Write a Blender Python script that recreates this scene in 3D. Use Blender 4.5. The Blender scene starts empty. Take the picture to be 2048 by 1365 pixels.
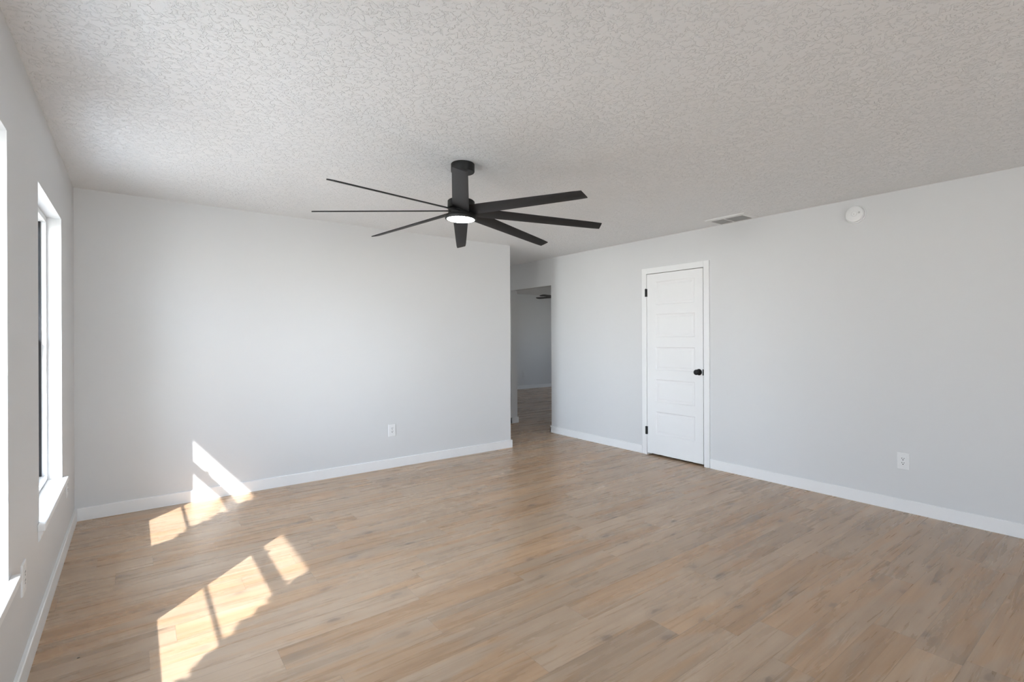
import bpy, bmesh, math, random
from mathutils import Vector, Matrix

# ------------------------------------------------------------------ scene, camera, world, sun
S = bpy.context.scene
COL = S.collection
S.view_settings.view_transform = 'Standard'
S.view_settings.look = 'None'
S.view_settings.gamma = 1.0
S.view_settings.use_curve_mapping = False
S.view_settings.exposure = 0.0

# room (metres): camera stands at x = y = 0
XL, YF, XR, XE, H = -0.3538, 4.8386, 4.6473, 3.6307, 2.44
YB = -3.6                                   # wall behind the camera
XO = -0.597                                 # outside face of the left wall
CAM_H = 1.3334

cam = bpy.data.cameras.new('camera')
cam_o = bpy.data.objects.new('camera', cam)
COL.objects.link(cam_o)
F_PX = 998.92
cam.sensor_fit = 'HORIZONTAL'
cam.sensor_width = 36.0
cam.lens = F_PX * 36.0 / 2048.0
cam.shift_y = (674.607 - 682.5) / 2048.0
cam.clip_start = 0.02
yaw, pit, rol = math.radians(37.0736), math.radians(0.0158), math.radians(-0.2341)
fw = Vector((math.sin(yaw) * math.cos(pit), math.cos(yaw) * math.cos(pit), math.sin(pit)))
rt = Vector((math.cos(yaw), -math.sin(yaw), 0.0))
up = rt.cross(fw)
rt2 = rt * math.cos(rol) + up * math.sin(rol)
up2 = up * math.cos(rol) - rt * math.sin(rol)
mw = Matrix((rt2, up2, -fw)).transposed().to_4x4()
mw.translation = Vector((0, 0, CAM_H))
cam_o.matrix_world = mw
S.camera = cam_o

# world: pale blue sky above, bright lawn and paving haze below the horizon
SKY_STRENGTH = 24.0
W = bpy.data.worlds.new('sky')
S.world = W
W.use_nodes = True
wn = W.node_tree
wn.nodes.clear()
w_out = wn.nodes.new('ShaderNodeOutputWorld')
w_bg = wn.nodes.new('ShaderNodeBackground')
w_tc = wn.nodes.new('ShaderNodeTexCoord')
w_sep = wn.nodes.new('ShaderNodeSeparateXYZ')
w_map = wn.nodes.new('ShaderNodeMapRange')
w_ramp = wn.nodes.new('ShaderNodeValToRGB')
wn.links.new(w_tc.outputs['Generated'], w_sep.inputs[0])
w_map.inputs['From Min'].default_value = -1.0
w_map.inputs['From Max'].default_value = 1.0
wn.links.new(w_sep.outputs['Z'], w_map.inputs['Value'])
wn.links.new(w_map.outputs[0], w_ramp.inputs[0])
cr = w_ramp.color_ramp
cr.elements[0].position = 0.0
cr.elements[0].color = (0.24, 0.235, 0.225, 1)
cr.elements[1].position = 1.0
cr.elements[1].color = (0.52, 0.70, 1.0, 1)
for pos_, col_ in ((0.30, (0.40, 0.395, 0.385, 1)), (0.38, (0.76, 0.75, 0.735, 1)), (0.47, (0.80, 0.79, 0.78, 1)), (0.56, (0.70, 0.775, 0.89, 1))):
    e = cr.elements.new(pos_)
    e.color = col_
# brighter lobe added to the sky, west-south-west, to lift the right wall
w_dot = wn.nodes.new('ShaderNodeVectorMath')
w_dot.operation = 'DOT_PRODUCT'
w_dot.inputs[1].default_value = Vector((-0.955, -0.29, 0.06)).normalized()
wn.links.new(w_tc.outputs['Generated'], w_dot.inputs[0])
w_lobe = wn.nodes.new('ShaderNodeMapRange')
w_lobe.interpolation_type = 'SMOOTHSTEP'
w_lobe.inputs['From Min'].default_value = 0.92
w_lobe.inputs['From Max'].default_value = 1.0
w_lobe.inputs['To Min'].default_value = 0.74
w_lobe.inputs['To Max'].default_value = 1.75
wn.links.new(w_dot.outputs['Value'], w_lobe.inputs['Value'])
w_str = wn.nodes.new('ShaderNodeMath')
w_str.operation = 'MULTIPLY'
w_str.inputs[1].default_value = SKY_STRENGTH
wn.links.new(w_lobe.outputs[0], w_str.inputs[0])
wn.links.new(w_str.outputs[0], w_bg.inputs['Strength'])
wn.links.new(w_ramp.outputs[0], w_bg.inputs[0])
wn.links.new(w_bg.outputs[0], w_out.inputs[0])

# sun through the left windows
SUN_DIR = Vector((1.0, 1.05, -1.195)).normalized()
sun = bpy.data.lights.new('sun', 'SUN')
sun.energy = 12.5
sun.angle = math.radians(0.55)
sun.color = (1.0, 0.96, 0.95)
sun_o = bpy.data.objects.new('sun', sun)
COL.objects.link(sun_o)
sun_o.rotation_euler = SUN_DIR.to_track_quat('-Z', 'Y').to_euler()
sun_o.location = (-6, -6, 8)

WIN_W, WIN_Z0, WIN_Z1 = 0.915, 0.49, 2.062
WINS = [(3.153, 4.068), (1.535, 2.450)]     # y ranges of the left wall's windows
ADDED_FAR_WIN = (7.1, 8.15, 0.85, 2.0)                                # added unseen window lighting the far room (y0,y1,z0,z1), wall x = 10.3
XF = 10.3
ADDED_HALL_WIN = (3.72, 4.12, 1.0, 1.9)                              # small unseen window added to light the hall's end
ADDED_PATIO = (0.1, 1.7, 2.05)                                       # sliding glass door added in the wall behind the camera for fill daylight


def portal(name, loc, direction, sx, sy):
    li = bpy.data.lights.new(name, 'AREA')
    li.shape = 'RECTANGLE'
    li.size, li.size_y = sx, sy
    li.cycles.is_portal = True
    o = bpy.data.objects.new(name, li)
    COL.objects.link(o)
    o.location = loc
    o.rotation_euler = Vector(direction).to_track_quat('-Z', 'Z').to_euler()
    return o


for (a, b) in WINS:
    portal('window_daylight', (XO - 0.01, (a + b) / 2, (WIN_Z0 + WIN_Z1) / 2), (1, 0, 0), WIN_W, WIN_Z1 - WIN_Z0)
portal('window_daylight', ((ADDED_HALL_WIN[0] + ADDED_HALL_WIN[1]) / 2, 7.4 + 0.14, (ADDED_HALL_WIN[2] + ADDED_HALL_WIN[3]) / 2), (0, -1, 0), 0.4, 0.9)
portal('window_daylight', ((ADDED_PATIO[0] + ADDED_PATIO[1]) / 2, YB - 0.17, ADDED_PATIO[2] / 2), (0, 1, 0), ADDED_PATIO[1] - ADDED_PATIO[0], ADDED_PATIO[2])
portal('window_daylight', (XF + 0.17, (ADDED_FAR_WIN[0] + ADDED_FAR_WIN[1]) / 2, (ADDED_FAR_WIN[2] + ADDED_FAR_WIN[3]) / 2), (-1, 0, 0),
       ADDED_FAR_WIN[1] - ADDED_FAR_WIN[0], ADDED_FAR_WIN[3] - ADDED_FAR_WIN[2])

# ------------------------------------------------------------------ materials


class NT:
    """tiny helper for building node trees"""

    def __init__(self, name):
        self.m = bpy.data.materials.new(name)
        self.m.use_nodes = True
        self.t = self.m.node_tree
        self.t.nodes.clear()
        self.out = self.t.nodes.new('ShaderNodeOutputMaterial')

    def n(self, typ, ins=None, **props):
        nd = self.t.nodes.new('ShaderNode' + typ)
        for k, v in props.items():
            setattr(nd, k, v)
        for k, v in (ins or {}).items():
            if hasattr(v, 'is_output'):
                self.t.links.new(v, nd.inputs[k])
            else:
                nd.inputs[k].default_value = v
        return nd

    def math(self, op, a, b=None, c=None):
        ins = {0: a}
        if b is not None: ins[1] = b
        if c is not None: ins[2] = c
        return self.n('Math', ins, operation=op).outputs[0]

    def ramp(self, fac, stops, interp='LINEAR'):
        r = self.n('ValToRGB', {0: fac})
        cr = r.color_ramp
        cr.interpolation = interp
        while len(cr.elements) < len(stops):
            cr.elements.new(0.5)
        for el, (p, c) in zip(cr.elements, stops):
            el.position = p
            el.color = c if len(c) == 4 else (*c, 1)
        return r.outputs[0]

    def mix(self, fac, a, b, blend='MIX'):
        m = self.n('Mix', {0: fac, 6: a, 7: b}, data_type='RGBA', blend_type=blend)
        return m.outputs[2]

    def finish(self, color, rough=0.5, metal=0.0, spec=0.5, normal=None, **extra):
        ins = {'Base Color': color, 'Roughness': rough, 'Metallic': metal, 'Specular IOR Level': spec}
        ins.update(extra)
        if normal is not None: ins['Normal'] = normal
        b = self.n('BsdfPrincipled', ins)
        self.t.links.new(b.outputs[0], self.out.inputs[0])
        return self.m


def rgba(r, g, b): return (r, g, b, 1.0)


def mat_paint(name, col, rough=0.55, bump=0.0004, scale=180.0, spec=0.35):
    k = NT(name)
    tc = k.n('TexCoord')
    no = k.n('TexNoise', {'Vector': tc.outputs['Object'], 'Scale': scale, 'Detail': 2.0})
    big = k.n('TexNoise', {'Vector': tc.outputs['Object'], 'Scale': 1.3, 'Detail': 1.0})
    v = k.math('MULTIPLY_ADD', big.outputs[0], 0.03, 0.985)
    c = k.mix(1.0, rgba(*col), k.n('CombineColor', {0: v, 1: v, 2: v}).outputs[0], 'MULTIPLY')
    bp = k.n('Bump', {'Height': no.outputs[0], 'Distance': bump, 'Strength': 0.6})
    return k.finish(c, rough, spec=spec, normal=bp.outputs[0])


def mat_ceiling():
    k = NT('ceiling_knockdown_texture')
    tc = k.n('TexCoord')
    wob = k.n('TexNoise', {'Vector': tc.outputs['Object'], 'Scale': 9.0, 'Detail': 2.0})
    n1 = k.n('TexNoise', {'Vector': tc.outputs['Object'], 'Scale': 36.0, 'Detail': 3.5, 'Roughness': 0.6, 'Distortion': 0.9})
    s = k.math('ADD', n1.outputs[0], k.math('MULTIPLY', k.math('SUBTRACT', wob.outputs[0], 0.5), 0.25))
    plate = k.n('MapRange', {'Value': s, 'From Min': 0.50, 'From Max': 0.575}, interpolation_type='SMOOTHSTEP').outputs[0]
    n2 = k.n('TexNoise', {'Vector': tc.outputs['Object'], 'Scale': 110.0, 'Detail': 2.0})
    h = k.math('ADD', plate, k.math('MULTIPLY', n2.outputs[0], 0.12))
    bp = k.n('Bump', {'Height': h, 'Distance': 0.0027, 'Strength': 0.85})
    return k.finish(rgba(0.86, 0.862, 0.868), 0.6, spec=0.3, normal=bp.outputs[0])


PW, PL = 0.1635, 1.22


def mat_floor():
    k = NT('oak_plank_floor')
    tc = k.n('TexCoord')
    sp = k.n('SeparateXYZ', {0: tc.outputs['Object']})
    x, y = sp.outputs[0], sp.outputs[1]
    yy = k.math('ADD', k.math('DIVIDE', y, PW), 0.85)
    row = k.math('FLOOR', yy)
    fy = k.math('FRACT', yy)
    roff = k.n('TexWhiteNoise', {'W': k.math('ADD', row, 3.17)}, noise_dimensions='1D').outputs['Value']
    xx = k.math('ADD', k.math('DIVIDE', x, PL), k.math('MULTIPLY', roff, 7.0))
    col = k.math('FLOOR', xx)
    fx = k.math('FRACT', xx)
    idv = k.n('CombineXYZ', {0: row, 1: col, 2: 0.5}).outputs[0]
    wn_ = k.n('TexWhiteNoise', {'Vector': idv}, noise_dimensions='3D')
    idc = k.n('SeparateColor', {0: wn_.outputs['Color']})
    r1, r2, r3 = idc.outputs[0], idc.outputs[1], idc.outputs[2]
    gx = k.math('ADD', x, k.math('MULTIPLY', r1, 31.0))
    gz = k.math('MULTIPLY', r2, 17.0)

    def grain(sx, sy, scale, detail, rough, dist):
        v = k.n('CombineXYZ', {0: k.math('MULTIPLY', gx, sx), 1: k.math('MULTIPLY', y, sy), 2: gz}).outputs[0]
        return k.n('TexNoise', {'Vector': v, 'Scale': scale, 'Detail': detail, 'Roughness': rough, 'Distortion': dist}).outputs[0]

    broad = grain(1.0, 9.0, 0.9, 3.0, 0.55, 0.5)
    mid = grain(1.0, 15.0, 1.5, 4.0, 0.55, 0.7)
    fine = grain(1.0, 48.0, 3.4, 3.0, 0.6, 0.2)
    tint = grain(1.0, 6.0, 1.3, 2.0, 0.5, 0.8)
    f = k.math('ADD', k.math('MULTIPLY', broad, 0.45), k.math('MULTIPLY', mid, 0.55))
    base = k.ramp(f, [(0.32, (0.345, 0.240, 0.160)), (0.44, (0.425, 0.298, 0.197)),
                      (0.54, (0.475, 0.342, 0.232)), (0.68, (0.525, 0.392, 0.276))])
    # orange heartwood bands, stronger on some planks
    om = k.n('MapRange', {'Value': k.math('ADD', tint, k.math('MULTIPLY_ADD', r3, 0.26, -0.13)), 'From Min': 0.47, 'From Max': 0.66, 'To Max': 0.75}, interpolation_type='SMOOTHSTEP').outputs[0]
    warm = k.mix(om, base, k.mix(1.0, base, rgba(1.04, 0.90, 0.74), 'MULTIPLY'))
    br = k.math('MULTIPLY_ADD', r2, 0.20, 0.90)
    warm = k.mix(1.0, warm, k.n('CombineColor', {0: br, 1: br, 2: br}).outputs[0], 'MULTIPLY')
    # fine pores: pale and dark hairlines
    fl = k.n('MapRange', {'Value': fine, 'From Min': 0.57, 'From Max': 0.74, 'To Max': 0.22}).outputs[0]
    warm = k.mix(fl, warm, rgba(0.56, 0.45, 0.345))
    fd = k.n('MapRange', {'Value': fine, 'From Min': 0.43, 'From Max': 0.28, 'To Max': 0.17}).outputs[0]
    warm = k.mix(fd, warm, rgba(0.25, 0.175, 0.125))
    # knots
    kv = k.n('CombineXYZ', {0: k.math('MULTIPLY', gx, 2.7), 1: k.math('MULTIPLY', y, 5.6), 2: gz}).outputs[0]
    dis = k.n('TexNoise', {'Vector': kv, 'Scale': 5.0, 'Detail': 2.0})
    kv2 = k.n('VectorMath', {0: kv, 1: k.n('VectorMath', {0: dis.outputs['Color'], 'Scale': 0.20}, operation='SCALE').outputs[0]}, operation='ADD').outputs[0]
    vo = k.n('TexVoronoi', {'Vector': kv2, 'Scale': 1.0, 'Randomness': 1.0}, voronoi_dimensions='2D')
    vsel = k.n('SeparateColor', {0: vo.outputs['Color']}).outputs[0]
    on = k.n('MapRange', {'Value': vsel, 'From Min': 0.45, 'From Max': 0.95}).outputs[0]
    halo = k.n('MapRange', {'Value': vo.outputs['Distance'], 'From Min': 0.34, 'From Max': 0.05, 'To Max': 0.42}, interpolation_type='SMOOTHSTEP').outputs[0]
    core = k.n('MapRange', {'Value': vo.outputs['Distance'], 'From Min': 0.12, 'From Max': 0.03, 'To Max': 0.55}, interpolation_type='SMOOTHSTEP').outputs[0]
    swirl = k.math('MULTIPLY_ADD', k.math('SINE', k.math('MULTIPLY', vo.outputs['Distance'], 110.0)), 0.3, 0.7)
    colr = k.mix(k.math('MULTIPLY', k.math('MULTIPLY', halo, on), swirl), warm, rgba(0.285, 0.215, 0.162))
    colr = k.mix(k.math('MULTIPLY', core, on), colr, rgba(0.15, 0.105, 0.078))
    # seams
    ey = k.math('MULTIPLY', k.math('MINIMUM', fy, k.math('SUBTRACT', 1.0, fy)), PW)
    ex = k.math('MULTIPLY', k.math('MINIMUM', fx, k.math('SUBTRACT', 1.0, fx)), PL)
    ed = k.math('MINIMUM', ex, ey)
    seam = k.n('MapRange', {'Value': ed, 'From Min': 0.0016, 'From Max': 0.0004}).outputs[0]
    colr = k.mix(k.math('MULTIPLY', seam, 0.45), colr, rgba(0.16, 0.105, 0.07))
    hgt = k.math('SUBTRACT', k.math('MULTIPLY', fine, 0.35), k.math('MULTIPLY', seam, 1.0))
    bp = k.n('Bump', {'Height': hgt, 'Distance': 0.0004, 'Strength': 0.5})
    ro = k.math('MULTIPLY_ADD', mid, 0.12, 0.22)
    return k.finish(colr, ro, spec=0.45, normal=bp.outputs[0])


def mat_plain(name, col, rough=0.4, metal=0.0, spec=0.5, nscale=60.0, amt=0.06):
    k = NT(name)
    tc = k.n('TexCoord')
    no = k.n('TexNoise', {'Vector': tc.outputs['Object'], 'Scale': nscale, 'Detail': 2.0})
    v = k.math('MULTIPLY_ADD', no.outputs[0], amt, 1.0 - amt / 2)
    c = k.mix(1.0, rgba(*col), k.n('CombineColor', {0: v, 1: v, 2: v}).outputs[0], 'MULTIPLY')
    return k.finish(c, rough, metal, spec)


def mat_glass():
    k = NT('window_pane_glass')
    lw = k.n('LayerWeight', {'Blend': 0.5})
    fr = k.math('MULTIPLY_ADD', k.math('POWER', lw.outputs['Facing'], 5.0), 0.92, 0.04)
    tr = k.n('BsdfTransparent', {0: rgba(0.93, 0.95, 0.95)})
    gl = k.n('BsdfGlossy', {'Color': rgba(1, 1, 1), 'Roughness': 0.0})
    mx = k.n('MixShader', {0: fr, 1: tr.outputs[0], 2: gl.outputs[0]})
    k.t.links.new(mx.outputs[0], k.out.inputs[0])
    return k.m


def mat_emit(name, col, strength):
    k = NT(name)
    em = k.n('Emission', {0: rgba(*col), 1: strength})
    k.t.links.new(em.outputs[0], k.out.inputs[0])
    return k.m


def mat_brick():
    k = NT('outside_brick')
    tc = k.n('TexCoord')
    mp = k.n('Mapping', {'Vector': tc.outputs['Object'], 'Rotation': (math.pi / 2, 0, math.pi / 2)})
    b = k.n('TexBrick', {'Vector': mp.outputs[0], 'Color1': rgba(0.42, 0.25, 0.18), 'Color2': rgba(0.33, 0.18, 0.13),
                         'Mortar': rgba(0.55, 0.52, 0.47), 'Scale': 1.0, 'Mortar Size': 0.006,
                         'Brick Width': 0.21, 'Row Height': 0.075})
    return k.finish(b.outputs[0], 0.85)


def mat_leaf():
    k = NT('shrub_leaf')
    tc = k.n('TexCoord')
    no = k.n('TexNoise', {'Vector': tc.outputs['Object'], 'Scale': 9.0, 'Detail': 2.0})
    c = k.ramp(no.outputs[0], [(0.3, (0.03, 0.075, 0.02)), (0.7, (0.10, 0.19, 0.05))])
    return k.finish(c, 0.55)


M = {
    'wall': mat_paint('pale_grey_wall_paint', (0.705, 0.705, 0.708), 0.5),
    'ceil': mat_ceiling(),
    'floor': mat_floor(),
    'trim': mat_paint('white_trim_paint', (0.86, 0.86, 0.86), 0.38, 0.00015, 60.0, 0.45),
    'black': mat_plain('matte_black_metal', (0.010, 0.010, 0.010), 0.5, 0.0, 0.3),
    'blade': mat_plain('black_fan_blade', (0.016, 0.016, 0.0175), 0.52, 0.0, 0.32, 30.0, 0.1),
    'vinyl': mat_plain('white_window_vinyl', (0.84, 0.85, 0.86), 0.35),
    'gasket': mat_plain('black_window_gasket', (0.012, 0.013, 0.018), 0.5),
    'glass': mat_glass(),
    'plastic': mat_plain('white_plastic', (0.82, 0.82, 0.82), 0.32),
    'slot': mat_plain('dark_slot', (0.02, 0.02, 0.02), 0.6),
    'vent': mat_plain('grey_white_vent_metal', (0.84, 0.84, 0.83), 0.4),
    'louver': mat_plain('grey_vent_louver', (0.34, 0.34, 0.335), 0.5),
    'pale_grey': mat_plain('pale_grey_plastic', (0.58, 0.58, 0.57), 0.5),
    'dark': mat_plain('dark_void', (0.03, 0.03, 0.03), 0.8),
    'lens': mat_emit('fan_light_lens', (0.93, 0.98, 1.0), 60.0),
    'brick': mat_brick(),
    'soffit': mat_plain('white_soffit', (0.7, 0.7, 0.68), 0.6),
    'leaf': mat_leaf(),
    'stem': mat_plain('shrub_stem', (0.10, 0.07, 0.045), 0.8),
    'brown_blade': mat_plain('dark_brown_fan_blade', (0.03, 0.022, 0.017), 0.5),
    'chip': mat_plain('dark_chip', (0.03, 0.025, 0.02), 0.7),
    'pale_chip': mat_plain('pale_chip', (0.6, 0.55, 0.45), 0.7),
}

# ------------------------------------------------------------------ mesh helpers


def box(bm, x0, x1, y0, y1, z0, z1):
    vs = [bm.verts.new((x, y, z)) for x in (x0, x1) for y in (y0, y1) for z in (z0, z1)]
    for f in ((0, 1, 3, 2), (4, 6, 7, 5), (0, 4, 5, 1), (2, 3, 7, 6), (0, 2, 6, 4), (1, 5, 7, 3)):
        bm.faces.new([vs[i] for i in f])


def prism(bm, pts, lo, hi, axis):
    """extrude a 2D outline along an axis ('x','y','z')"""
    def P(p, t):
        a, b = p
        return {'x': (t, a, b), 'y': (a, t, b), 'z': (a, b, t)}[axis]
    A = [bm.verts.new(P(p, lo)) for p in pts]
    B = [bm.verts.new(P(p, hi)) for p in pts]
    bm.faces.new(A)
    bm.faces.new(list(reversed(B)))
    n = len(pts)
    for i in range(n):
        bm.faces.new((A[i], B[i], B[(i + 1) % n], A[(i + 1) % n]))


def lathe(bm, prof, center, axis=Vector((0, 0, 1)), seg=40):
    """prof: list of (radius, distance along axis); capped at both ends"""
    axis = Vector(axis).normalized()
    u = axis.orthogonal().normalized()
    v = axis.cross(u)
    c = Vector(center)
    rings = []
    for r, h in prof:
        if r < 1e-6:
            rings.append([bm.verts.new(c + axis * h)])
        else:
            rings.append([bm.verts.new(c + axis * h + (u * math.cos(2 * math.pi * i / seg) + v * math.sin(2 * math.pi * i / seg)) * r) for i in range(seg)])
    for a, b in zip(rings, rings[1:]):
        for i in range(seg):
            j = (i + 1) % seg
            if len(a) == 1 and len(b) > 1:
                bm.faces.new((a[0], b[i], b[j]))
            elif len(b) == 1 and len(a) > 1:
                bm.faces.new((a[i], b[0], a[j]))
            elif len(a) > 1:
                bm.faces.new((a[i], b[i], b[j], a[j]))
    for r in (rings[0], rings[-1]):
        if len(r) > 1:
            bm.faces.new(r)


def obj(name, bm, mat, parent=None, loc=None, bevel=0.0, smooth=False, seg=2):
    bmesh.ops.recalc_face_normals(bm, faces=bm.faces)
    me = bpy.data.meshes.new(name)
    bm.to_mesh(me)
    bm.free()
    me.materials.append(mat)
    o = bpy.data.objects.new(name, me)
    COL.objects.link(o)
    if parent is not None: o.parent = parent
    if loc is not None: o.location = loc
    if smooth:
        for p in me.polygons: p.use_smooth = True
        try:
            me.set_sharp_from_angle(angle=math.radians(35))
        except Exception:
            pass
    if bevel > 0:
        b = o.modifiers.new('edge', 'BEVEL')
        b.width = bevel
        b.segments = seg
        b.limit_method = 'ANGLE'
        b.angle_limit = math.radians(40)
        b.harden_normals = False
    return o


def boxes(name, L, mat, parent=None, bevel=0.0):
    bm = bmesh.new()
    for b in L: box(bm, *b)
    return obj(name, bm, mat, parent, bevel=bevel)


def structure(o, label=None):
    o['kind'] = 'structure'
    if label: o['label'] = label
    return o


def thing(name, label, cat, loc, group=None, rotz=0.0):
    o = bpy.data.objects.new(name, None)
    COL.objects.link(o)
    o.empty_display_size = 0.05
    o.location = loc
    o.rotation_euler = (0, 0, rotz)
    o['label'] = label
    o['category'] = cat
    if group: o['group'] = group
    return o


def tag(o, label, cat, group=None):
    o['label'] = label
    o['category'] = cat
    if group: o['group'] = group
    return o


def slab(name, axis, lo, hi, u0, u1, v0, v1, holes, mat):
    """a wall slab with rectangular holes: axis 'x' -> thickness in x, u = y, v = z; axis 'y' -> u = x; axis 'z' -> u = x, v = y"""
    us = sorted({u0, u1, *[h[0] for h in holes], *[h[1] for h in holes]})
    vs = sorted({v0, v1, *[h[2] for h in holes], *[h[3] for h in holes]})
    us = [u for u in us if u0 <= u <= u1]
    vs = [v for v in vs if v0 <= v <= v1]
    nu, nv = len(us) - 1, len(vs) - 1

    def solid(i, j):
        if not (0 <= i < nu and 0 <= j < nv): return False
        cu, cv = (us[i] + us[i + 1]) / 2, (vs[j] + vs[j + 1]) / 2
        return not any(h[0] < cu < h[1] and h[2] < cv < h[3] for h in holes)
    bm = bmesh.new()
    cache = {}

    def V(u, v, t):
        key = (round(u, 5), round(v, 5), round(t, 5))
        if key not in cache:
            cache[key] = bm.verts.new({'x': (t, u, v), 'y': (u, t, v), 'z': (u, v, t)}[axis])
        return cache[key]
    for i in range(nu):
        for j in range(nv):
            if not solid(i, j): continue
            a, b, c, d = us[i], us[i + 1], vs[j], vs[j + 1]
            for t in (lo, hi):
                bm.faces.new((V(a, c, t), V(b, c, t), V(b, d, t), V(a, d, t)))
            if not solid(i - 1, j): bm.faces.new((V(a, c, lo), V(a, d, lo), V(a, d, hi), V(a, c, hi)))
            if not solid(i + 1, j): bm.faces.new((V(b, c, lo), V(b, d, lo), V(b, d, hi), V(b, c, hi)))
            if not solid(i, j - 1): bm.faces.new((V(a, c, lo), V(b, c, lo), V(b, c, hi), V(a, c, hi)))
            if not solid(i, j + 1): bm.faces.new((V(a, d, lo), V(b, d, lo), V(b, d, hi), V(a, d, hi)))
    return structure(obj(name, bm, mat))


# ------------------------------------------------------------------ room shell
TW = 0.12                                     # inner wall thickness
DOOR = (2.884, 3.606, 2.046)                  # closet door opening y0, y1, head
HALL = (5.240, 6.176, 2.057)                  # doorway to the far room
YE = 10.08                                    # far room's end wall
Y_HALL = 7.4

structure(boxes('floor', [(XL, XF, YB, YE, -0.1, 0.0)], M['floor']), 'light oak plank floor running across the room')
structure(boxes('ceiling', [(XO, XF + 0.15, YB - 0.15, YE + 0.15, H, H + 0.12)], M['ceil']), 'white ceiling with knockdown texture')

WMID = -0.50                                   # drywall leaf / brick leaf boundary
holes = [(a, b, WIN_Z0 - 0.0325, WIN_Z1) for a, b in WINS]
wl = slab('wall_left', 'x', WMID, XL, YB - 0.15, YF + TW, -0.1, H, holes, M['wall'])
wl['label'] = 'pale grey left wall with two tall windows'
slab('wall_left_brick', 'x', XO, WMID, YB - 0.15, YF + TW, -0.1, H, holes, M['brick'])
slab('wall_far', 'y', YF, YF + TW, XL, XE, -0.1, H, [], M['wall'])['label'] = 'pale grey far wall ending at the hallway'
slab('wall_right', 'x', XR, XR + TW, YB - 0.15, Y_HALL, -0.1, H,
     [(DOOR[0], DOOR[1], -0.2, DOOR[2]), (HALL[0], HALL[1], -0.2, HALL[2])], M['wall'])['label'] = 'pale grey right wall with closet door and doorway'
slab('wall_back', 'y', YB - 0.15, YB, XL, XR, -0.1, H, [(ADDED_PATIO[0], ADDED_PATIO[1], -0.2, ADDED_PATIO[2])], M['wall'])
slab('wall_hall_left', 'x', XE - TW, XE, YF + TW, Y_HALL, -0.1, H, [], M['wall'])
slab('wall_hall_end', 'y', Y_HALL, Y_HALL + TW, XE - TW, XR + TW, -0.1, H, [(*ADDED_HALL_WIN,)], M['wall'])
# far room
slab('wall_far_room_end', 'y', YE, YE + TW, XR, XF + 0.15, -0.1, H, [], M['wall'])
slab('wall_far_room_right', 'x', XF, XF + 0.15, 4.0, YE, -0.1, H,
     [(ADDED_FAR_WIN[0], ADDED_FAR_WIN[1], ADDED_FAR_WIN[2], ADDED_FAR_WIN[3])], M['wall'])
slab('wall_far_room_near', 'y', 4.0 - TW, 4.0, XR + TW, XF + 0.15, -0.1, H, [], M['wall'])
slab('wall_far_room_left', 'x', XR, XR + TW, Y_HALL + TW, YE, -0.1, H, [], M['wall'])
# closet behind the door
slab('wall_closet', 'x', XR + 0.75, XR + 0.80, 2.6, 4.0 - TW, -0.1, H, [], M['wall'])
slab('wall_closet_side', 'y', 2.55, 2.6, XR + TW, XR + 0.80, -0.1, H, [], M['wall'])

# unseen eave and soffit added outside the left windows to trim the sun patches
EX, EZ = -1.2, 2.38
bm = bmesh.new()
prism(bm, [(XO - 0.002, H + 0.12), (XO - 0.002, EZ + 0.04), (EX + 0.03, EZ + 0.02), (EX + 0.03, EZ), (EX, EZ), (EX, EZ + 0.15), (XO - 0.002, EZ + 0.45)], YB - 0.6, YE, 'y')
structure(obj('added_eave', bm, M['soffit']))

# ------------------------------------------------------------------ baseboards
BH, BT = 0.093, 0.015


def base_profile(bm, run, a, b, face, sign):
    """run 'x' or 'y' from a to b; face = wall coordinate; sign = direction into the room"""
    p = [(face, 0.0), (face + sign * BT, 0.0), (face + sign * BT, BH - 0.004), (face + sign * (BT - 0.004), BH), (face, BH)]
    if run == 'y':
        prism(bm, p, a, b, 'y')
    else:
        prism(bm, p, a, b, 'x')


def baseboard(name, parts, label):
    bm = bmesh.new()
    for q in parts: base_profile(bm, *q)
    o = structure(obj(name, bm, M['trim']), label)
    return o


CAS = 0.066                                   # casing width
baseboard('baseboard_left', [('y', YB, YF - BT, XL, 1)], 'white baseboard along the left wall')
baseboard('baseboard_far', [('x', XL, XE + BT, YF, -1), ('y', YF, Y_HALL, XE, 1)], 'white baseboard along the far wall')
baseboard('baseboard_right', [('y', YB, DOOR[0] - CAS + 0.004, XR, -1), ('y', DOOR[1] + CAS - 0.004, HALL[0] + BT, XR, -1),
                              ('x', XR - BT, XR + TW + BT, HALL[0], 1), ('x', XR - BT, XR + TW + BT, HALL[1], -1),
                              ('y', HALL[1] - BT, Y_HALL, XR, -1)], 'white baseboard along the right wall')
baseboard('baseboard_back', [('x', XL + BT, ADDED_PATIO[0], YB, 1), ('x', ADDED_PATIO[1], XR - BT, YB, 1)], 'white baseboard along the back wall')
baseboard('baseboard_far_room', [('x', XR + TW, XF, YE, -1)], 'white baseboard in the room beyond the doorway')

# ------------------------------------------------------------------ windows in the left wall
RAIL = (1.268, 1.328)


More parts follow.
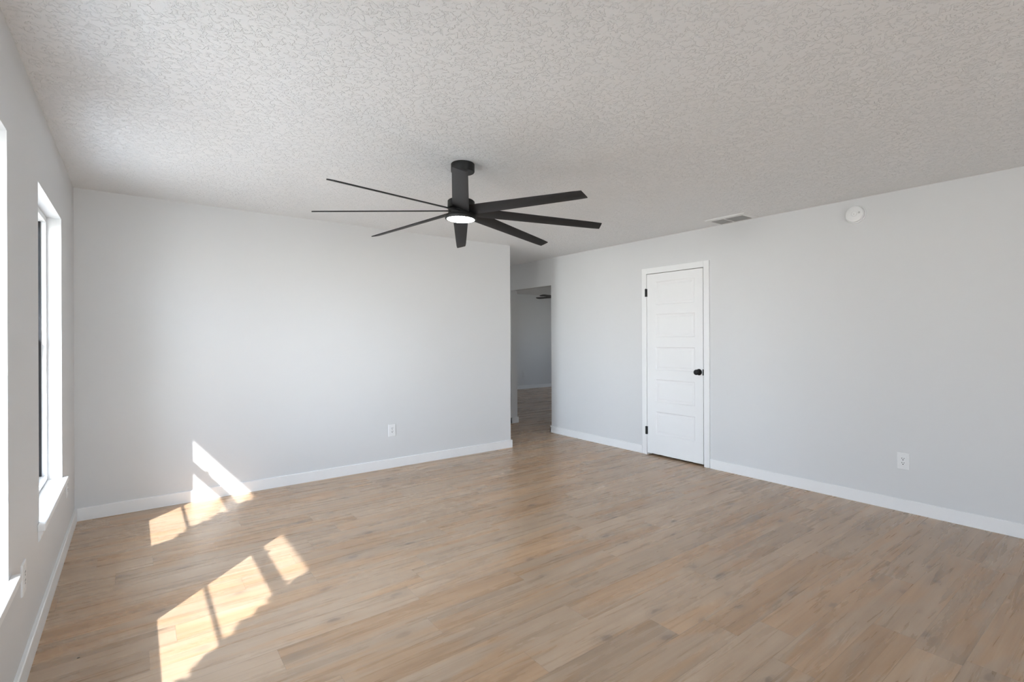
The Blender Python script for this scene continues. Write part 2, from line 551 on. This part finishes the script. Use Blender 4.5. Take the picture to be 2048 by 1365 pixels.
def window(n, y0, y1, label):
    xf0, xf1 = -0.500, -0.420                 # frame depth
    z0, z1 = WIN_Z0 - 0.002, WIN_Z1
    fr = 0.030
    root = boxes(f'window_{n}', [
        (xf0, xf1, y0, y0 + fr * 0.5, z0, z1), (xf0, xf1, y1 - fr * 0.5, y1, z0, z1),
        (xf0, xf1, y0 + fr * 0.5, y1 - fr * 0.5, z1 - fr, z1), (xf0, xf1, y0 + fr * 0.5, y1 - fr * 0.5, z0, z0 + fr)],
        M['vinyl'], bevel=0.002)
    structure(root, label)
    boxes('outside_sill', [(XO - 0.02, xf0 - 0.001, y0, y1, z0 - 0.03, z0)], M['soffit'], root)
    a, b = y0 + fr * 0.5, y1 - fr * 0.5
    # black weatherstrip standing in the side tracks
    for yy in ((a, a + 0.006), (b - 0.006, b)):
        boxes('weatherstrip', [(-0.455, -0.443, yy[0], yy[1], z0 + fr, z1 - fr)], M['gasket'], root)['label'] = 'black weatherstrip'
    st = 0.034
    # lower sash (inside), upper sash (outside)
    lo0, lo1 = z0 + fr, RAIL[1]
    boxes('lower_sash', [(-0.475, -0.456, a, a + st, lo0, lo1), (-0.475, -0.456, b - st, b, lo0, lo1),
                         (-0.475, -0.456, a + st, b - st, lo0, lo0 + 0.034), (-0.475, -0.456, a + st, b - st, RAIL[0], RAIL[1]),
                         (-0.472, -0.459, a + st, b - st, 0.904, 0.921)], M['vinyl'], root, bevel=0.0015)
    boxes('upper_sash', [(-0.497, -0.478, a, a + st, RAIL[0], z1 - fr), (-0.497, -0.478, b - st, b, RAIL[0], z1 - fr),
                         (-0.497, -0.478, a + st, b - st, z1 - fr - 0.034, z1 - fr), (-0.497, -0.478, a + st, b - st, RAIL[0], RAIL[0] + 0.045),
                         (-0.494, -0.481, a + st, b - st, 1.655, 1.672)], M['vinyl'], root, bevel=0.0015)
    boxes('pane', [(-0.467, -0.463, a + st, b - st, lo0 + 0.034, RAIL[0])], M['glass'], root)
    boxes('pane', [(-0.489, -0.485, a + st, b - st, RAIL[0] + 0.045, z1 - fr - 0.034)], M['glass'], root)
    ym = (a + b) / 2
    for q in (a + 0.2, b - 0.2):
        bm = bmesh.new()
        box(bm, -0.474, -0.458, q - 0.03, q + 0.03, RAIL[1] - 0.001, RAIL[1] + 0.008)
        box(bm, -0.470, -0.448, q - 0.006, q + 0.012, RAIL[1] + 0.008, RAIL[1] + 0.014)
        obj('sash_lock', bm, M['vinyl'], root, bevel=0.001)
    # stool with horns, and the apron under it
    bm = bmesh.new()
    hz = 0.055
    prism(bm, [(XL - 0.066, y0), (XL - 0.0005, y0), (XL - 0.0005, y0 - hz), (XL + 0.027, y0 - hz), (XL + 0.027, y1 + hz),
               (XL - 0.0005, y1 + hz), (XL - 0.0005, y1), (XL - 0.066, y1)], WIN_Z0 - 0.032, WIN_Z0, 'z')
    obj('window_sill', bm, M['trim'], root, bevel=0.004)
    bm = bmesh.new()
    zt, zb = WIN_Z0 - 0.032, WIN_Z0 - 0.082
    prism(bm, [(XL, zt), (XL + 0.017, zt), (XL + 0.017, zt - 0.012), (XL + 0.012, zt - 0.022), (XL + 0.010, zb + 0.012), (XL + 0.004, zb), (XL, zb)],
          y0 - 0.035, y1 + 0.035, 'y')
    obj('window_apron', bm, M['trim'], root)
    return root


window(1, *WINS[0], 'tall white single-hung window nearest the far corner')
window(2, *WINS[1], 'tall white single-hung window at the left edge of the photo')

# far room's window, added unseen to supply its light
fy0, fy1, fz0, fz1 = ADDED_FAR_WIN
rw = boxes('window_3', [(XF + 0.05, XF + 0.12, fy0, fy0 + 0.05, fz0, fz1), (XF + 0.05, XF + 0.12, fy1 - 0.05, fy1, fz0, fz1),
                        (XF + 0.05, XF + 0.12, fy0 + 0.05, fy1 - 0.05, fz1 - 0.05, fz1), (XF + 0.05, XF + 0.12, fy0 + 0.05, fy1 - 0.05, fz0, fz0 + 0.05),
                        (XF + 0.05, XF + 0.12, (fy0 + fy1) / 2 - 0.03, (fy0 + fy1) / 2 + 0.03, fz0 + 0.05, fz1 - 0.05)], M['vinyl'])
structure(rw, 'wide white window added to light the room beyond the doorway')
boxes('pane', [(XF + 0.08, XF + 0.085, fy0 + 0.05, fy1 - 0.05, fz0 + 0.05, fz1 - 0.05)], M['glass'], rw)

# small unseen window added at the hall's end to brighten it
ha, hb, hc, hd = ADDED_HALL_WIN
hw = boxes('window_4', [(ha, ha + 0.04, Y_HALL + 0.04, Y_HALL + 0.10, hc, hd), (hb - 0.04, hb, Y_HALL + 0.04, Y_HALL + 0.10, hc, hd),
                        (ha + 0.04, hb - 0.04, Y_HALL + 0.04, Y_HALL + 0.10, hd - 0.04, hd), (ha + 0.04, hb - 0.04, Y_HALL + 0.04, Y_HALL + 0.10, hc, hc + 0.04)], M['vinyl'])
structure(hw, 'small white window added for light at the end of the hall')
boxes('pane', [(ha + 0.04, hb - 0.04, Y_HALL + 0.065, Y_HALL + 0.07, hc + 0.04, hd - 0.04)], M['glass'], hw)

# sliding glass door added behind the camera as a daylight source
px0, px1, pz = ADDED_PATIO
pm = (px0 + px1) / 2
pd = boxes('added_glass_door', [(px0, px0 + 0.05, YB - 0.12, YB - 0.03, 0.0, pz), (px1 - 0.05, px1, YB - 0.12, YB - 0.03, 0.0, pz),
                      (px0 + 0.05, px1 - 0.05, YB - 0.12, YB - 0.03, pz - 0.05, pz), (px0 + 0.05, px1 - 0.05, YB - 0.12, YB - 0.03, 0.0, 0.04),
                      (pm - 0.04, pm + 0.04, YB - 0.11, YB - 0.04, 0.04, pz - 0.05)], M['vinyl'])
structure(pd, 'white sliding glass door added behind the camera for light')
boxes('pane', [(px0 + 0.05, pm - 0.04, YB - 0.075, YB - 0.07, 0.04, pz - 0.05)], M['glass'], pd)
boxes('pane', [(pm + 0.04, px1 - 0.05, YB - 0.085, YB - 0.08, 0.04, pz - 0.05)], M['glass'], pd)

# ------------------------------------------------------------------ closet door with casing
CX = XR - 0.016                                # casing face
d0, d1, dh = DOOR
bm = bmesh.new()
box(bm, CX, XR, d0 - CAS + 0.008, d0 + 0.004, 0.0, dh + CAS - 0.006)
box(bm, CX, XR, d1 - 0.004, d1 + CAS - 0.008, 0.0, dh + CAS - 0.006)
box(bm, CX, XR, d0 + 0.004, d1 - 0.004, dh - 0.004, dh + CAS - 0.006)
structure(obj('trim_1', bm, M['trim'], bevel=0.0018), 'white door casing on the right wall')
# jamb lining with stop
boxes_j = [(XR + 0.0005, XR + TW, d0, d0 + 0.0035, 0.0, dh), (XR + 0.0005, XR + TW, d1 - 0.0035, d1, 0.0, dh),
           (XR + 0.0005, XR + TW, d0 + 0.0035, d1 - 0.0035, dh - 0.0035, dh),
           (XR + 0.046, XR + 0.060, d0 + 0.0035, d0 + 0.016, 0.0, dh), (XR + 0.046, XR + 0.060, d1 - 0.016, d1 - 0.0035, 0.0, dh)]
structure(boxes('trim_2', boxes_j, M['trim']), 'white door jamb')

# slab with five recessed panels
y0, y1, zb, zt = d0 + 0.0170, d1 - 0.006, 0.020, dh - 0.0095
DX0, DX1 = XR - 0.002, XR + 0.034              # front face, back face
PY = (2.997, 3.487)
PZ = [(0.243, 0.497), (0.605, 0.858), (0.963, 1.218), (1.326, 1.585), (1.687, 1.947)]
bm = bmesh.new()
ys = [y0, PY[0], PY[1], y1]
zs = [zb]
for a, b in PZ: zs += [a, b]
zs.append(zt)


def quad(pts): bm.faces.new([bm.verts.new(p) for p in pts])


for i in range(3):
    for j in range(len(zs) - 1):
        a, b, c, d = ys[i], ys[i + 1], zs[j], zs[j + 1]
        if i == 1 and j % 2 == 1:
            # stepped moulding: slope in, flat, slope out to a raised field
            rings = [(0.0, 0.0), (0.010, 0.0065), (0.026, 0.0065), (0.040, 0.0030)]
            for (i0, e0), (i1, e1) in zip(rings, rings[1:]):
                A = [(DX0 + e0, a + i0, c + i0), (DX0 + e0, b - i0, c + i0), (DX0 + e0, b - i0, d - i0), (DX0 + e0, a + i0, d - i0)]
                B = [(DX0 + e1, a + i1, c + i1), (DX0 + e1, b - i1, c + i1), (DX0 + e1, b - i1, d - i1), (DX0 + e1, a + i1, d - i1)]
                for q in range(4):
                    quad([A[q], A[(q + 1) % 4], B[(q + 1) % 4], B[q]])
            i1, e1 = rings[-1]
            quad([(DX0 + e1, a + i1, c + i1), (DX0 + e1, b - i1, c + i1), (DX0 + e1, b - i1, d - i1), (DX0 + e1, a + i1, d - i1)])
        else:
            quad([(DX0, a, c), (DX0, b, c), (DX0, b, d), (DX0, a, d)])
quad([(DX1, y0, zb), (DX1, y1, zb), (DX1, y1, zt), (DX1, y0, zt)])
quad([(DX0, y0, zb), (DX1, y0, zb), (DX1, y0, zt), (DX0, y0, zt)])
quad([(DX0, y1, zb), (DX1, y1, zb), (DX1, y1, zt), (DX0, y1, zt)])
for zz in (zb, zt):
    quad([(DX0, y0, zz), (DX0, PY[0], zz), (DX0, PY[1], zz), (DX0, y1, zz), (DX1, y1, zz), (DX1, y0, zz)])
bmesh.ops.remove_doubles(bm, verts=bm.verts, dist=1e-5)
door = structure(obj('door_1', bm, M['trim']), 'white five-panel closet door on the right wall')

bm = bmesh.new()
KY, KZ = 2.949, 0.965
lathe(bm, [(0.033, -0.0005), (0.033, 0.004), (0.030, 0.008), (0.013, 0.010), (0.011, 0.030), (0.016, 0.034), (0.0255, 0.040),
           (0.0285, 0.050), (0.0270, 0.058), (0.021, 0.064), (0.010, 0.066), (0.0, 0.0665)], (DX0, KY, KZ), (-1, 0, 0), 40)
obj('door_knob', bm, M['black'], door, smooth=True)['label'] = 'black round knob'
bm = bmesh.new()
lathe(bm, [(0.012, -0.0662), (0.0105, 0.0672), (0.0, 0.0672)], (DX0, KY, KZ), (-1, 0, 0), 24)
obj('knob_lock_button', bm, M['black'], door, smooth=True)
boxes('latch_plate', [(XR - 0.0178, XR - 0.0030, d0 + 0.0030, d0 + 0.0155, 0.934, 0.996)], M['black'], door)['label'] = 'black latch plate'
for zc in (0.272, 1.830):
    bm = bmesh.new()
    hy = d1 - 0.001
    lathe(bm, [(0.0062, -0.044), (0.0062, 0.044)], (XR - 0.018, hy, zc), (0, 0, 1), 18)
    lathe(bm, [(0.0045, 0.044), (0.0045, 0.048)], (XR - 0.018, hy, zc), (0, 0, 1), 14)
    box(bm, XR - 0.0185, XR - 0.0162, hy, hy + 0.014, zc - 0.044, zc + 0.044)
    box(bm, XR - 0.0175, XR - 0.002, hy - 0.009, hy, zc - 0.044, zc + 0.044)
    obj('hinge', bm, M['black'], door, smooth=True)['label'] = 'black hinge'

# ------------------------------------------------------------------ ceiling fan with eight blades
FX, FY = 1.672, 2.726
fan = thing('ceiling_fan', 'large black eight-blade ceiling fan with round lit lamp, hanging mid-room', 'ceiling fan', (FX, FY, H))
TILT = Vector((0.035, -0.004, 1.0)).normalized()       # it hangs a touch off plumb
HUB = Vector((1.656, 2.727, 2.087)) - Vector((FX, FY, H))


def hubp(h): return HUB + TILT * h


bm = bmesh.new()
lathe(bm, [(0.071, 0.0), (0.075, -0.004), (0.075, -0.050), (0.072, -0.055), (0.020, -0.056)], (0, 0, 0), (0, 0, 1), 48)
obj('canopy', bm, M['black'], fan, smooth=True)
bm = bmesh.new()
top = Vector((0, 0, -0.054))
bot = hubp(0.11)
lathe(bm, [(0.0135, 0.0), (0.0135, (bot - top).length)], top, bot - top, 20)
lathe(bm, [(0.024, (bot - top).length - 0.03), (0.024, (bot - top).length + 0.01)], top, bot - top, 24)
obj('downrod', bm, M['black'], fan, smooth=True)
bm = bmesh.new()
lathe(bm, [(0.030, 0.118), (0.080, 0.116), (0.086, 0.110), (0.086, 0.062), (0.080, 0.058), (0.080, 0.030), (0.086, 0.026), (0.086, 0.018)], HUB, TILT, 56)
obj('motor_housing', bm, M['black'], fan, smooth=True)
bm = bmesh.new()
lathe(bm, [(0.088, 0.022), (0.098, 0.019), (0.1005, 0.012), (0.1005, 0.002), (0.097, -0.004), (0.089, -0.0055), (0.087, 0.004), (0.0, 0.004)], HUB, TILT, 56)
lamp_ring = obj('lamp_ring', bm, M['black'], fan, smooth=True)
bm = bmesh.new()
lathe(bm, [(0.0868, 0.0035), (0.0868, -0.003), (0.083, -0.0055), (0.05, -0.0070), (0.0, -0.0075)], HUB, TILT, 56)
obj('lamp_lens', bm, M['lens'], lamp_ring, smooth=True)['label'] = 'glowing white round lens'

PH, PITCH, TIPR = math.radians(-76.47), math.radians(-16.0), 0.907
for k in range(8):
    a = PH + k * math.pi / 4
    rad = Vector((math.cos(a), math.sin(a), 0))
    tan = Vector((-math.sin(a), math.cos(a), 0))
    zz = Vector((0, 0, 1))
    wd = tan * math.cos(PITCH) + zz * math.sin(PITCH)
    nn = rad.cross(wd).normalized()
    bm = bmesh.new()
    secs = []
    N = 14
    for s in range(N + 1):
        f = s / N
        r = 0.070 + (TIPR - 0.070) * f
        w = 0.108 + (0.076 - 0.108) * f
        drop = 0.047 * (1 - (r - 0.07) / (TIPR - 0.07))
        if s == N: w *= 0.93
        th = 0.0035
        base = Vector((HUB.x, HUB.y, HUB.z)) + rad * r + zz * drop
        row_ = []
        for (cu, cn) in ((-0.5, -0.4), (-0.46, -1), (0, -1.15), (0.46, -1), (0.5, -0.4), (0.5, 0.4), (0.46, 1), (0, 1.15), (-0.46, 1), (-0.5, 0.4)):
            p = base + wd * (cu * w) + nn * (cn * th)
            rel = p - HUB
            p.z += -(0.035) * rel.x + 0.004 * rel.y
            row_.append(bm.verts.new(p))
        secs.append(row_)
    for A, B in zip(secs, secs[1:]):
        n_ = len(A)
        for i in range(n_):
            bm.faces.new((A[i], A[(i + 1) % n_], B[(i + 1) % n_], B[i]))
    bm.faces.new(secs[0])
    bm.faces.new(list(reversed(secs[-1])))
    obj('blade', bm, M['blade'], fan, smooth=True)

# ------------------------------------------------------------------ ceiling vent
vx0, vx1, vy0, vy1 = 4.340, 4.602, 2.300, 2.695
gx0, gx1, gy0, gy1 = 4.403, 4.586, 2.352, 2.668
vent = thing('ceiling_vent', 'grey white louvered air vent in the ceiling above the closet door', 'vent', (0, 0, 0))
zc = H
bm = bmesh.new()


def vframe(z0_, z1_, inset):
    box(bm, vx0 + inset, gx0, vy0 + inset, vy1 - inset, z0_, z1_)
    box(bm, gx1, vx1 - inset, vy0 + inset, vy1 - inset, z0_, z1_)
    box(bm, gx0, gx1, vy0 + inset, gy0, z0_, z1_)
    box(bm, gx0, gx1, gy1, vy1 - inset, z0_, z1_)


vframe(zc - 0.005, zc - 0.0002, 0.0)
vframe(zc - 0.009, zc - 0.005, 0.006)
obj('vent_frame', bm, M['vent'], vent)
boxes('duct_backing', [(gx0, gx1, gy0, gy1, zc - 0.0012, zc - 0.0004)], M['dark'], vent)
NL = 9
for i in range(NL):
    c = gx0 + (i + 0.5) * (gx1 - gx0) / NL
    bm = bmesh.new()
    prism(bm, [(c + 0.0095, zc - 0.0085), (c + 0.009, zc - 0.0092), (c - 0.0085, zc - 0.0026), (c - 0.008, zc - 0.0018)], gy0 + 0.007, gy1 - 0.004, 'y')
    obj('louver', bm, M['louver'], vent)
boxes('center_bar', [(gx0, gx1, 2.524, 2.534, zc - 0.0105, zc - 0.0088)], M['vent'], vent)

# ------------------------------------------------------------------ smoke detector on the right wall
sd = thing('smoke_detector', 'round white smoke detector high on the right wall near the ceiling', 'smoke detector', (XR, 1.540, 2.312))
bm = bmesh.new()
lathe(bm, [(0.0725, 0.0), (0.0725, 0.006), (0.070, 0.009), (0.058, 0.010)], (0, 0, 0), (-1, 0, 0), 48)
obj('mounting_plate', bm, M['plastic'], sd, smooth=True)
bm = bmesh.new()
lathe(bm, [(0.057, 0.010), (0.057, 0.016), (0.063, 0.018), (0.064, 0.028), (0.062, 0.034), (0.055, 0.0375), (0.021, 0.039), (0.020, 0.0375), (0.0185, 0.0375), (0.0175, 0.039), (0.0, 0.0395)],
      (0, 0, 0), (-1, 0, 0), 48)
obj('sensor_body', bm, M['plastic'], sd, smooth=True)
bm = bmesh.new()
lathe(bm, [(0.008, 0.037), (0.008, 0.0392), (0.0, 0.0392)], (0, -0.034, 0.006), (-1, 0, 0), 20)
obj('sounder_opening', bm, M['pale_grey'], sd, smooth=True)
bm = bmesh.new()
lathe(bm, [(0.004, 0.038), (0.004, 0.0402), (0.0, 0.0402)], (0, 0.002, -0.001), (-1, 0, 0), 16)
obj('indicator', bm, M['pale_grey'], sd, smooth=True)


# ------------------------------------------------------------------ wall outlets
def outlet(label, loc, rotz, w=0.079, h=0.125):
    """built facing -Y in local space, plate back at y = 0"""
    t = thing('wall_outlet', label, 'outlet', loc, rotz=rotz)
    bm = bmesh.new()
    b = 0.0035
    A = [(-w / 2, 0, -h / 2), (w / 2, 0, -h / 2), (w / 2, 0, h / 2), (-w / 2, 0, h / 2)]
    B = [(x, -0.003, z) for x, y, z in A]
    C = [(x - math.copysign(b, x), -0.0062, z - math.copysign(b, z)) for x, y, z in A]
    rings = [[bm.verts.new(p) for p in r] for r in (A, B, C)]
    for P_, Q_ in zip(rings, rings[1:]):
        for i in range(4):
            bm.faces.new((P_[i], P_[(i + 1) % 4], Q_[(i + 1) % 4], Q_[i]))
    bm.faces.new(rings[0]); bm.faces.new(rings[2])
    obj('cover_plate', bm, M['plastic'], t)
    rec = boxes('receptacle', [(-0.0168, 0.0168, -0.0078, -0.0060, -0.0335, 0.0335)], M['plastic'], t, bevel=0.001)
    for s in (1, -1):
        zc_ = 0.0165 * s + 0.002
        boxes('slot', [(-0.0082, -0.0048, -0.0082, -0.0077, zc_, zc_ + 0.0085)], M['slot'], rec)
        boxes('slot', [(0.0048, 0.0082, -0.0082, -0.0077, zc_ + 0.001, zc_ + 0.0085)], M['slot'], rec)
        bm = bmesh.new()
        lathe(bm, [(0.0036, 0.0077), (0.0036, 0.0082)], (0, 0, zc_ - 0.0075), (0, -1, 0), 14)
        obj('ground_hole', bm, M['slot'], rec)
    for s in (1, -1):
        bm = bmesh.new()
        lathe(bm, [(0.0032, 0.0060), (0.0030, 0.0070), (0.0, 0.0072)], (0, 0, s * 0.0485), (0, -1, 0), 14)
        obj('screw', bm, M['plastic'], t, smooth=True)
    return t


outlet('white wall outlet on the far wall, above the baseboard', (2.105, YF, 0.383), 0.0)
outlet('white wall outlet on the right wall, right of the closet door', (XR, 1.2355, 0.380), -math.pi / 2)
outlet('white wall outlet on the left wall between the two windows', (XL, 2.725, 0.395), math.pi / 2)
outlet('white wall outlet on the left wall by the far corner, under the sill', (XL, 4.295, 0.375), math.pi / 2, 0.072, 0.115)
outlet('pale wall outlet seen through the doorway in the dim far room', (7.985, YE, 0.393), 0.0)

# ------------------------------------------------------------------ second fan, in the far room
fan2 = thing('ceiling_fan', 'dark ceiling fan partly seen through the doorway in the dim far room', 'ceiling fan', (7.44, 8.165, H))
bm = bmesh.new()
lathe(bm, [(0.07, 0.0), (0.07, -0.03), (0.03, -0.05), (0.015, -0.052), (0.015, -0.12), (0.09, -0.13), (0.10, -0.15), (0.10, -0.21), (0.09, -0.225), (0.05, -0.25), (0.0, -0.255)], (0, 0, 0), (0, 0, 1), 36)
obj('motor_housing', bm, M['brown_blade'], fan2, smooth=True)
for k in range(4):
    a = math.radians(138 - 37.07 + 90 * k)
    rad = Vector((math.cos(a), math.sin(a), 0)); tan = Vector((-math.sin(a), math.cos(a), 0))
    wd = tan * math.cos(0.2) + Vector((0, 0, 1)) * math.sin(0.2)
    bm = bmesh.new()
    pts = [(0.08, 0.025), (0.16, 0.05), (0.54, 0.062), (0.59, 0.045), (0.605, 0.0), (0.59, -0.045), (0.54, -0.062), (0.16, -0.05), (0.08, -0.025)]
    lo_ = [bm.verts.new(Vector((0, 0, -0.224)) + rad * r + wd * w) for r, w in pts]
    hi_ = [bm.verts.new(Vector((0, 0, -0.217)) + rad * r + wd * w) for r, w in pts]
    bm.faces.new(lo_); bm.faces.new(list(reversed(hi_)))
    for i in range(len(pts)):
        j = (i + 1) % len(pts)
        bm.faces.new((lo_[i], lo_[j], hi_[j], hi_[i]))
    obj('blade', bm, M['brown_blade'], fan2)

# ------------------------------------------------------------------ unseen shrubs added outside the left windows; their leaves nibble the edge of the sun patches
structure(boxes('ground', [(-1.6, XO - 0.001, -0.4, 6.0, -0.14, -0.10)], M['soffit']), 'pale gravel strip outside the left wall')
rng = random.Random(11)


def shrub(label, yc):
    t = thing('window_shrub', label, 'shrub', (-0.86, yc, -0.10), 'added shrubs outside the windows')
    bm = bmesh.new()
    lathe(bm, [(0.02, 0.0), (0.015, 1.0), (0.006, 2.0)], (0, 0, 0), (0, 0, 1), 10)
    obj('stem', bm, M['stem'], t)
    bm = bmesh.new()
    z = 0.25
    while z < 2.15:
        r = 0.215 + 0.012 * math.sin(z * 23.0) + rng.uniform(-0.012, 0.012)
        for i in range(34):
            a = 2 * math.pi * (i + rng.random()) / 34
            rr = r * rng.uniform(0.72, 1.0)
            c = Vector((rr * math.cos(a), rr * math.sin(a), z + rng.uniform(-0.03, 0.03)))
            d = Vector((math.cos(a), math.sin(a), rng.uniform(-0.3, 0.7))).normalized()
            s_ = Vector((-math.sin(a), math.cos(a), rng.uniform(-0.5, 0.5))).normalized()
            n_ = d.cross(s_).normalized()
            L, Wd = rng.uniform(0.055, 0.085), rng.uniform(0.022, 0.034)
            q = [c - d * L * 0.5, c + s_ * Wd + n_ * 0.004, c + d * L * 0.55, c - s_ * Wd + n_ * 0.004]
            vs = [bm.verts.new(p) for p in q]
            bm.faces.new(vs)
        z += 0.045
    obj('foliage', bm, M['leaf'], t)
    return t


shrub('leafy green shrub added for its shadow outside the left wall, just before the window at the photo edge', 0.990)
shrub('leafy green shrub added for its shadow outside the left wall, between the two windows', 2.626)

# ------------------------------------------------------------------ two crumbs on the floor by the left baseboard
for nm, lab, loc, m_, sz in (('floor_chip', 'tiny dark chip lying on the floor near the left baseboard', (-0.1911, 2.7592, 0.0), 'chip', 0.0042),
                             ('floor_crumb', 'tiny pale crumb on the floor by the left baseboard, behind the dark chip', (-0.2177, 2.9402, 0.0), 'pale_chip', 0.004)):
    bm = bmesh.new()
    bmesh.ops.create_icosphere(bm, subdivisions=1, radius=sz)
    for v in bm.verts: v.co = Vector((v.co.x * 1.5 + rng.uniform(-1, 1) * sz * 0.2, v.co.y * 0.7, (v.co.z + sz) * 0.3))
    tag(obj(nm, bm, M[m_], loc=loc), lab, 'debris')
